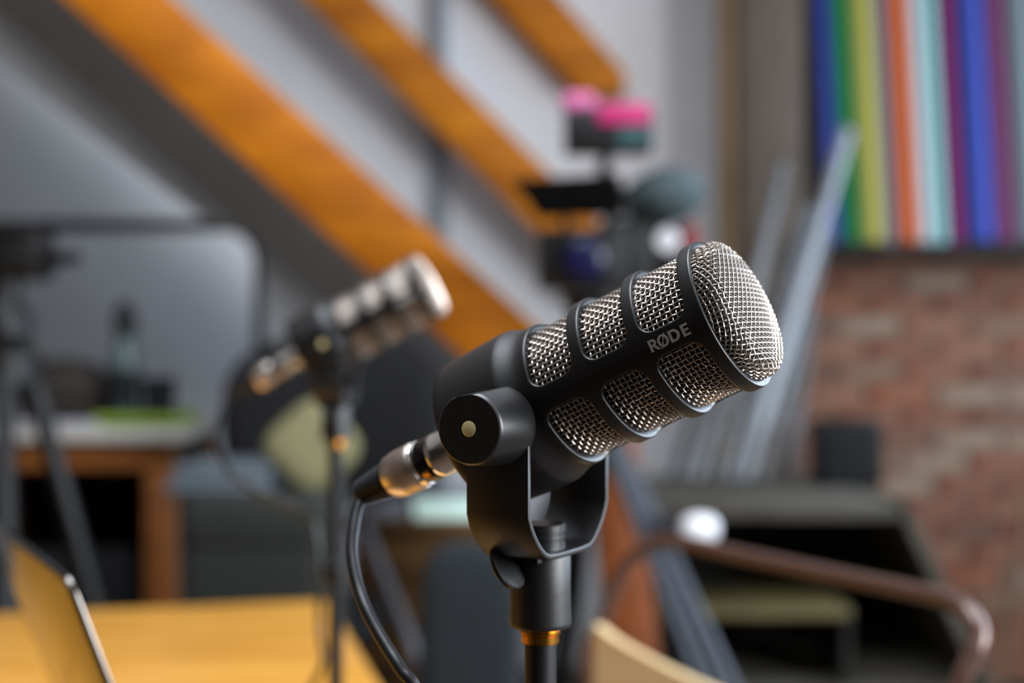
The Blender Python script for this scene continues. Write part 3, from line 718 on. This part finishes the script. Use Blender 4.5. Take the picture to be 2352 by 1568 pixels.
obj('cap', B().lathe([(.026, hb_ * .70), (.028, hb_ * .74), (.027, hb_ * .88), (.016, hb_ * .97), (.006, hb_)], 24, T), 'black', bo, label='black cap')
p0 = at(365, 0, YC + .12)
tb_ = tag(empty('tub', (p0.x, YC + .12, zb)), 'squat dark tub with lid beside the bottle on the green tray', 'tub')
ht = at(0, 866, YC + .12).z - zb; T = Matrix.Translation((p0.x, YC + .12, zb))
obj('pot', B().lathe([(.030, 0), (.036, .004), (.039, ht * .8)], 28, T), 'teal', tb_)
obj('lid', B().lathe([(.041, ht * .78), (.041, ht * .96), (.036, ht)], 28, T), 'black', tb_)
p0 = at(150, 0, YC + .2); bk = tag(empty('basket', (p0.x, YC + .2, zs)), 'dark brown domed basket on the cabinet top', 'basket')
hbk = at(0, 822, YC + .2).z - zs; T = Matrix.Translation((p0.x, YC + .2, zs))
obj('bowl', B().lathe([(.08, 0), (.105, .01), (.118, hbk * .5)], 40, Matrix.Translation((p0.x, YC + .2, zs)) @ Matrix.Diagonal((.98, .8, 1, 1))), 'basket', bk)
obj('dome', B().lathe([(.120, hbk * .48), (.121, hbk * .56), (.108, hbk * .78), (.07, hbk * .94), (.01, hbk)], 40, Matrix.Translation((p0.x, YC + .2, zs)) @ Matrix.Diagonal((.98, .8, 1, 1))), 'basket', bk)
obj('papers', B().box((at(130, 0, YC + .02).x, YC + .04, zs + .006), (.2, .14, .012), rz(.06)), 'paper', None, bevel=.001, label='grey stack of paper in front of the basket', cat='paper')

# ------------------------------------------------------------------ garment rack of bent tube
YR = 4.0
gr_ = tag(empty('garment_rack', (at(250, 0, YR).x, YR, 0)), 'grey bent tube rack with rounded corner against the white wall', 'rack')
xr = at(598, 0, YR).x; xl = at(-420, 0, YR).x; zr = at(0, 518, YR).z; rad = .10
pts = [Vector((xl, YR, .02)), Vector((xl, YR, zr - rad))]
pts += [Vector((xl + rad - rad * math.cos(a), YR, zr - rad + rad * math.sin(a))) for a in [math.pi / 2 * i / 8 for i in range(1, 9)]]
pts += [Vector((xr - rad + rad * math.sin(a), YR, zr - rad + rad * math.cos(a))) for a in [math.pi / 2 * i / 8 for i in range(0, 9)]] + [Vector((xr, YR, .02))]
obj('frame_tube', B().tube(pts, .018, 14), 'steel_grey', gr_)
for x in (xl, xr): obj('foot_bar', B().tube([(x, YR - .22, .016), (x, YR + .22, .016)], .016, 12), 'steel_grey', gr_)
# ------------------------------------------------------------------ black swivel chair behind the second microphone
YO = 3.05
oc = tag(empty('swivel_chair', (at(768, 0, YO).x, YO + .2, 0)), 'black leather swivel chair with rounded back behind the blurred microphone', 'chair')
cx = at(768, 0, YO).x; z0, z1 = at(0, 1160, YO).z, at(0, 770, YO).z
vs = []; n, m_ = 28, 14
bb = B().ellipsoid((cx, YO, (z0 + z1) / 2), .238, .045, (z1 - z0) / 2, 36, 20, pw=.72)
bb.v = [(x, y + .35 * (x - cx) ** 2 * -1.2, z) for x, y, z in bb.v]
obj('backrest', bb, 'black_leather', oc)
obj('back_bar', B().tube(spline([(cx, YO + .05, z0 + .1), (cx, YO + .08, z0 - .1), (cx - .04, YO + .12, .44), (cx - .12, YO + .25, .42)], 6), .02, 10), 'black', oc)
sxc = cx - .115
obj('seat', B().ellipsoid((sxc, YO + .28, .47), .2, .22, .05, 32, 12, pw=.6), 'black_leather', oc)
obj('gas_column', B().lathe([(.03, .07), (.03, .25), (.018, .26), (.018, .43)], 18, Matrix.Translation((sxc, YO + .28, 0))), 'steel_grey', oc)
for k in range(5):
    a = 2 * math.pi * k / 5 + .3; d = Vector((math.cos(a), math.sin(a), 0)); c = Vector((sxc, YO + .28, 0))
    arm = obj('base_arm', B().tube([c + Vector((0, 0, .10)), c + d * .27 + Vector((0, 0, .065))], [.024, .016], 10), 'black', oc)
    obj('castor', B().lathe([(.018, -.018), (.026, -.014), (.026, .014), (.018, .018)], 18, Matrix.Translation(c + d * .27 + Vector((0, 0, .0262))) @ rz(a) @ RX90), 'rubber', arm)

# ------------------------------------------------------------------ olive bench, blanket, khaki cushion
YS = 2.55
bn = tag(empty('ottoman', (at(575, 0, YS).x, YS + .2, 0)), 'tall dark olive upholstered ottoman behind the table', 'ottoman')
x0, x1 = at(412, 0, YS).x, at(742, 0, YS).x; zt1 = at(0, 1140, YS).z
obj('body', B().box(((x0 + x1) / 2, YS + .2, zt1 / 2 - .005), (x1 - x0, .4, zt1 - .11)), 'olive', bn, bevel=.03, seg=4)
obj('cushion', B().box(((x0 + x1) / 2, YS + .2, zt1 - .055), (x1 - x0 + .01, .41, .11)), 'olive', bn, bevel=.035, seg=4)
for x in (x0 + .04, x1 - .04):
    for y in (YS + .05, YS + .35): obj('foot', B().lathe([(.015, 0), (.02, .055)], 14, Matrix.Translation((x, y, 0))), 'dark', bn)
bl = tag(empty('blanket', (at(525, 0, YS + .1).x, YS + .15, zt1)), 'folded blue grey blanket on top of the olive ottoman', 'blanket')
for k in range(3): obj('fold', B().box((at(508, 0, YS + .1).x + .004 * k, YS + .17 + .004 * k, zt1 + .008 + k * .016), (.19 - .006 * k, .26 - .01 * k, .016)), 'blue_grey', bl, bevel=.007, seg=3)
pc = at(716, 1085, YS + .12)
kc = B().ellipsoid((0, 0, 0), .074, .035, .074, 32, 18, pw=.55, mx=Matrix.Translation((pc.x, pc.y, zt1 + .080)) @ Matrix.Rotation(R(-12), 4, 'X') @ Matrix.Rotation(R(45), 4, 'Y'))
cu = tag(empty('cushion', (pc.x, pc.y, zt1)), 'khaki cushion propped on the olive ottoman against the swivel chair', 'cushion')
obj('cover', kc, 'khaki', cu)
seam = [Matrix.Translation((pc.x, pc.y, zt1 + .080)) @ Matrix.Rotation(R(-12), 4, 'X') @ Matrix.Rotation(R(45), 4, 'Y') @ Vector((.0745 * math.copysign(abs(math.cos(a)) ** .55, math.cos(a)), 0, .0745 * math.copysign(abs(math.sin(a)) ** .55, math.sin(a)))) for a in [2 * math.pi * k / 48 for k in range(48)]]
obj('piping', B().tube(seam, .003, 6, closed=True), 'khaki', cu)

# ------------------------------------------------------------------ wooden chest with a mint card box, teal chair, leaning pole
YD = 3.66
dx0, dx1 = at(800, 0, YD).x, at(1150, 0, YD).x; zd = at(0, 1196, YD).z
dr = tag(empty('chest_of_drawers', ((dx0 + dx1) / 2, YD + .22, 0)), 'brown wooden chest of drawers behind the teal chair', 'chest')
obj('carcass', B().box(((dx0 + dx1) / 2, YD + .23, zd / 2 - .01), (dx1 - dx0 - .02, .44, zd - .02)), 'oldwood', dr, bevel=.004)
obj('top', B().box(((dx0 + dx1) / 2, YD + .22, zd - .012), (dx1 - dx0 + .02, .48, .024)), 'oldwood', dr, bevel=.004)
nd = 4
for k in range(nd):
    zc_ = .07 + (k + .5) * (zd - .12) / nd
    d_ = obj('drawer', B().box(((dx0 + dx1) / 2, YD + .004, zc_), (dx1 - dx0 - .06, .02, (zd - .12) / nd - .012)), 'oldwood', dr, bevel=.003)
    for s_ in (-.09, .09): obj('knob', B().lathe([(.006, 0), (.007, .01), (.014, .016), (.012, .024), (.002, .027)], 16, Matrix.Translation(((dx0 + dx1) / 2 + s_, YD - .006, zc_)) @ RX90), 'dark', d_)
ca, cb = at(838, 0, YD + .1).x, at(950, 0, YD + .1).x
obj('document_folder', B().box(((ca + cb) / 2, YD + .15, zd + .022), (cb - ca, .2, .044), Matrix.Rotation(R(-1), 4, 'Y')), 'paper', None, bevel=.003, label='grey document folder lying beside the mint box on the chest', cat='folder')
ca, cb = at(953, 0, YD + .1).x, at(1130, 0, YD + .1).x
mb = tag(empty('mint_box', ((ca + cb) / 2, YD + .12, zd)), 'flat pale mint box on the chest of drawers, glow added', 'lamp')
obj('box_body', B().box(((ca + cb) / 2, YD + .14, zd + .026), (cb - ca, .20, .052)), 'paper', mb, bevel=.003)
obj('glow_front', B().box(((ca + cb) / 2, YD + .039, zd + .027), (cb - ca - .004, .012, .048)), 'mint', mb, bevel=.003, label='mint front with added glow')  # front glows only to lift the box's brightness
YE = 2.2
tc = tag(empty('upholstered_chair', (at(1080, 0, YE).x, YE + .2, 0)), 'dark teal upholstered chair in front of the wooden chest', 'chair')
cx = at(1080, 0, YE).x; z1 = at(0, 1245, YE).z
obj('backrest', B().ellipsoid((cx, YE, (z1 + .44) / 2), .080, .035, (z1 - .44) / 2, 36, 20, pw=.5), 'teal', tc)
obj('seat', B().ellipsoid((cx, YE + .2, .45), .17, .19, .045, 32, 14, pw=.5), 'teal', tc)
for x in (-.13, .13):
    for y in (.05, .35): obj('leg', B().tube([(cx + x, YE + y, .43), (cx + x * 1.1, YE + y + (.03 if y > .2 else -.03), .0)], [.014, .010], 12), 'dark', tc)
obj('back_post', B().box((cx, YE + .025, .45), (.10, .02, .12)), 'dark', tc, bevel=.004)
lp0, lp1 = at(826, 1185, YD - .03), at(960, 1520, 3.3); s = lp0.z / (lp0.z - lp1.z); lf = lp0 + (lp1 - lp0) * s
lf = Vector((lf.x, max(lf.y, 2.75), .012))
pn = tag(empty('leaning_pole', (lf.x, lf.y, 0)), 'light grey metal pole leaning on the wooden chest', 'pole')
obj('tube', B().tube([lf, lp0], .014, 14), 'lightgrey_metal', pn)
obj('end_cap', B().tube([lf - Vector((0, 0, .01)), lf + (lp0 - lf).normalized() * .03], .017, 14), 'rubber', pn)
obj('end_cap', B().tube([lp0 - (lp0 - lf).normalized() * .03, lp0 + (lp0 - lf).normalized() * .006], .016, 14), 'rubber', pn)

# ------------------------------------------------------------------ dark shelving unit at the right with things on it
YU, YUb = 3.5, 4.25
zu = at(0, 1158, YU).z
us = tag(empty('shelf_unit', (at(1850, 0, YU).x, YU + .35, 0)), 'dark open shelf unit with splayed grey side and yellowed plank below the brick wall', 'shelf')
ux0 = at(1492, 0, YU).x; ux1 = at(2088, 0, YU).x; uxf = at(2088 + (784 + ZC / YU * F - 1158) * .47, 0, YU).x
obj('top', B().box(((ux0 + ux1) / 2, (YU + YUb) / 2, zu - .018), (ux1 - ux0, YUb - YU, .036)), 'greywood', us, bevel=.004)
obj('side_panel', B().prism([(ux1 - .03, YU, zu), (ux1 + .004, YU, zu), (uxf + .004, YU, 0), (uxf - .03, YU, 0)], (0, YUb - YU, 0)), 'greywood', us, label='splayed grey side panel')
obj('side_panel', B().box((ux0 + .015, (YU + YUb) / 2, zu / 2 - .02), (.03, YUb - YU, zu - .04)), 'dark', us)
obj('back_panel', B().prism([(ux0, YUb - .02, 0), (ux0, YUb - .02, zu - .03), (ux1 - .02, YUb - .02, zu - .03), (uxf - .02, YUb - .02, 0)], (0, .015, 0)), 'dark', us)
zs1 = at(0, 1392, YU + .05).z
xs1 = at(1950, 0, YU + .05).x
obj('plank', B().box(((ux0 + .03 + xs1) / 2, YU + .2, zs1 - .012), (xs1 - ux0 - .03, .36, .024)), 'yellowwood', us, bevel=.003, label='short yellowed plank shelf')
obj('divider', B().box((xs1, YU + .22, zs1 / 2), (.02, .32, zs1 - .002)), 'dark', us)
zs2 = at(0, 1580, YU + .05).z
obj('bottom_shelf', B().prism([(ux0 + .03, YU + .04, zs2 - .02), (uxf - .13, YU + .04, zs2 - .02), (uxf - .13, YU + .04, zs2), (ux0 + .03, YU + .04, zs2)], (0, .6, 0)), 'greywood', us)
sb = tag(empty('speaker', (at(1955, 0, 3.95).x, 3.95, zu)), 'small black loudspeaker cube on top of the dark shelf unit', 'speaker')
sx0, sx1 = at(1884, 0, 3.9).x, at(2030, 0, 3.9).x; sh_ = at(0, 965, 3.9).z - zu
obj('cabinet', B().box(((sx0 + sx1) / 2, 3.98, zu + sh_ / 2), (sx1 - sx0, .16, sh_)), 'black', sb, bevel=.006)
obj('grille', B().box(((sx0 + sx1) / 2, 3.899, zu + sh_ / 2), (sx1 - sx0 - .02, .006, sh_ - .02)), 'black_cloth', sb, bevel=.002)
# clear rolls of film leaning in the corner, standing on the unit
rolls = [(1545, 1095, 1610, 900, .015), (1590, 1100, 1735, 620, .016), (1635, 1105, 1800, 372, .019), (1672, 1105, 1860, 470, .016), (1710, 1100, 1945, 300, .024), (1752, 1098, 1900, 520, .015), (1812, 1095, 1868, 720, .012)]
lbl = ['short clear film roll leaning low at the end of the bundle', 'clear film roll of middling length leaning on the pillar', 'tall clear film roll leaning against the brown pillar', 'clear film roll leaning just below the tallest one', 'tallest and thickest clear film roll, bright streak put into its white core', 'thin clear film roll leaning behind the tallest one', 'stubby clear film roll behind the loudspeaker']
for k, (a, b_, c, d, r) in enumerate(rolls):
    yb = 4.02 + .025 * (k % 3); p0 = at(a, b_, yb); p0.z = zu + .006 + r * .25; p1 = at(c, d, 4.30 + .02 * (k % 2))
    ro = tag(empty('film_roll', (p0.x, p0.y, zu)), lbl[k], 'film roll', 'clear film rolls leaning in the corner')
    dd = (p1 - p0).normalized()
    obj('roll', B().tube([p0, p1], r, 20), 'film', ro)
    obj('core', B().tube([p0 - dd * .002, p1 + dd * .004], r * (.7 if k == 4 else .45), 14), 'white_gloss' if k == 4 else 'white_lam' if k == 2 else 'film', ro)  # white core paints the bright streak of the tallest roll
# coloured rolls standing on the ledge and leaning back
cols_ = [('2f3f8e', 1863, 1902, 'royal blue'), ('157a40', 1902, 1946, 'emerald green'), ('b0a84c', 1946, 1998, 'mustard yellow'), ('8a8490', 1998, 2028, 'lavender grey'), ('d4602a', 2030, 2076, 'bright orange'), ('c8c8cc', 2076, 2112, 'white'), ('8ac8c4', 2112, 2146, 'pale turquoise'), ('8e2c66', 2148, 2184, 'magenta'), ('3a4aa4', 2184, 2252, 'thick cobalt blue'), ('7a3c66', 2252, 2300, 'plum purple'), ('7c888c', 2302, 2362, 'blue grey'), ('96a0a4', 2362, 2420, 'pale grey')]
for k, (c, xa_, xb_, nm) in enumerate(cols_):
    r = (xb_ - xa_) / 2 / F * 4.52 * .98; xm = (xa_ + xb_) / 2
    p0 = at(xm + 30, 563, 4.50); p0.z = zl + .002 + r * .12; p1 = at(xm, 0, 4.62); p1 = p0 + (p1 - p0) * 1.35
    cc = [int(c[i:i+2], 16) / 255 * .86 + .01 for i in (0, 2, 4)]
    M[nm] = mat('roll_' + nm.replace(' ', '_'), cc, .8, spec=.25)
    ro = tag(empty('paper_roll', (p0.x, p0.y, zl)), nm + ' paper roll standing on the ledge', 'paper roll', 'coloured rolls on the ledge')
    obj('roll', B().tube([p0, p1], r, 24), nm, ro)
    obj('core', B().tube([p0 - (p1 - p0).normalized() * .0015, p1 + (p1 - p0).normalized() * .01], r * .4, 12), 'tan', ro)
# golden pole leaning on the brick wall
g0, g1 = at(2298, 1560, 4.25), at(2368, 1100, 4.62); s = g1.z / (g1.z - g0.z); gf = g1 + (g0 - g1) * s; gf = Vector((gf.x, max(gf.y, 3.95), .012))
gp = tag(empty('wooden_pole', (gf.x, gf.y, 0)), 'golden brown wooden pole leaning on the brick wall', 'pole')
obj('shaft', B().tube([gf, g1], .014, 14), 'goldpole', gp)
obj('end_cap', B().tube([gf - Vector((0, 0, .01)), gf + (g1 - gf).normalized() * .03], .0165, 14), 'rubber', gp)
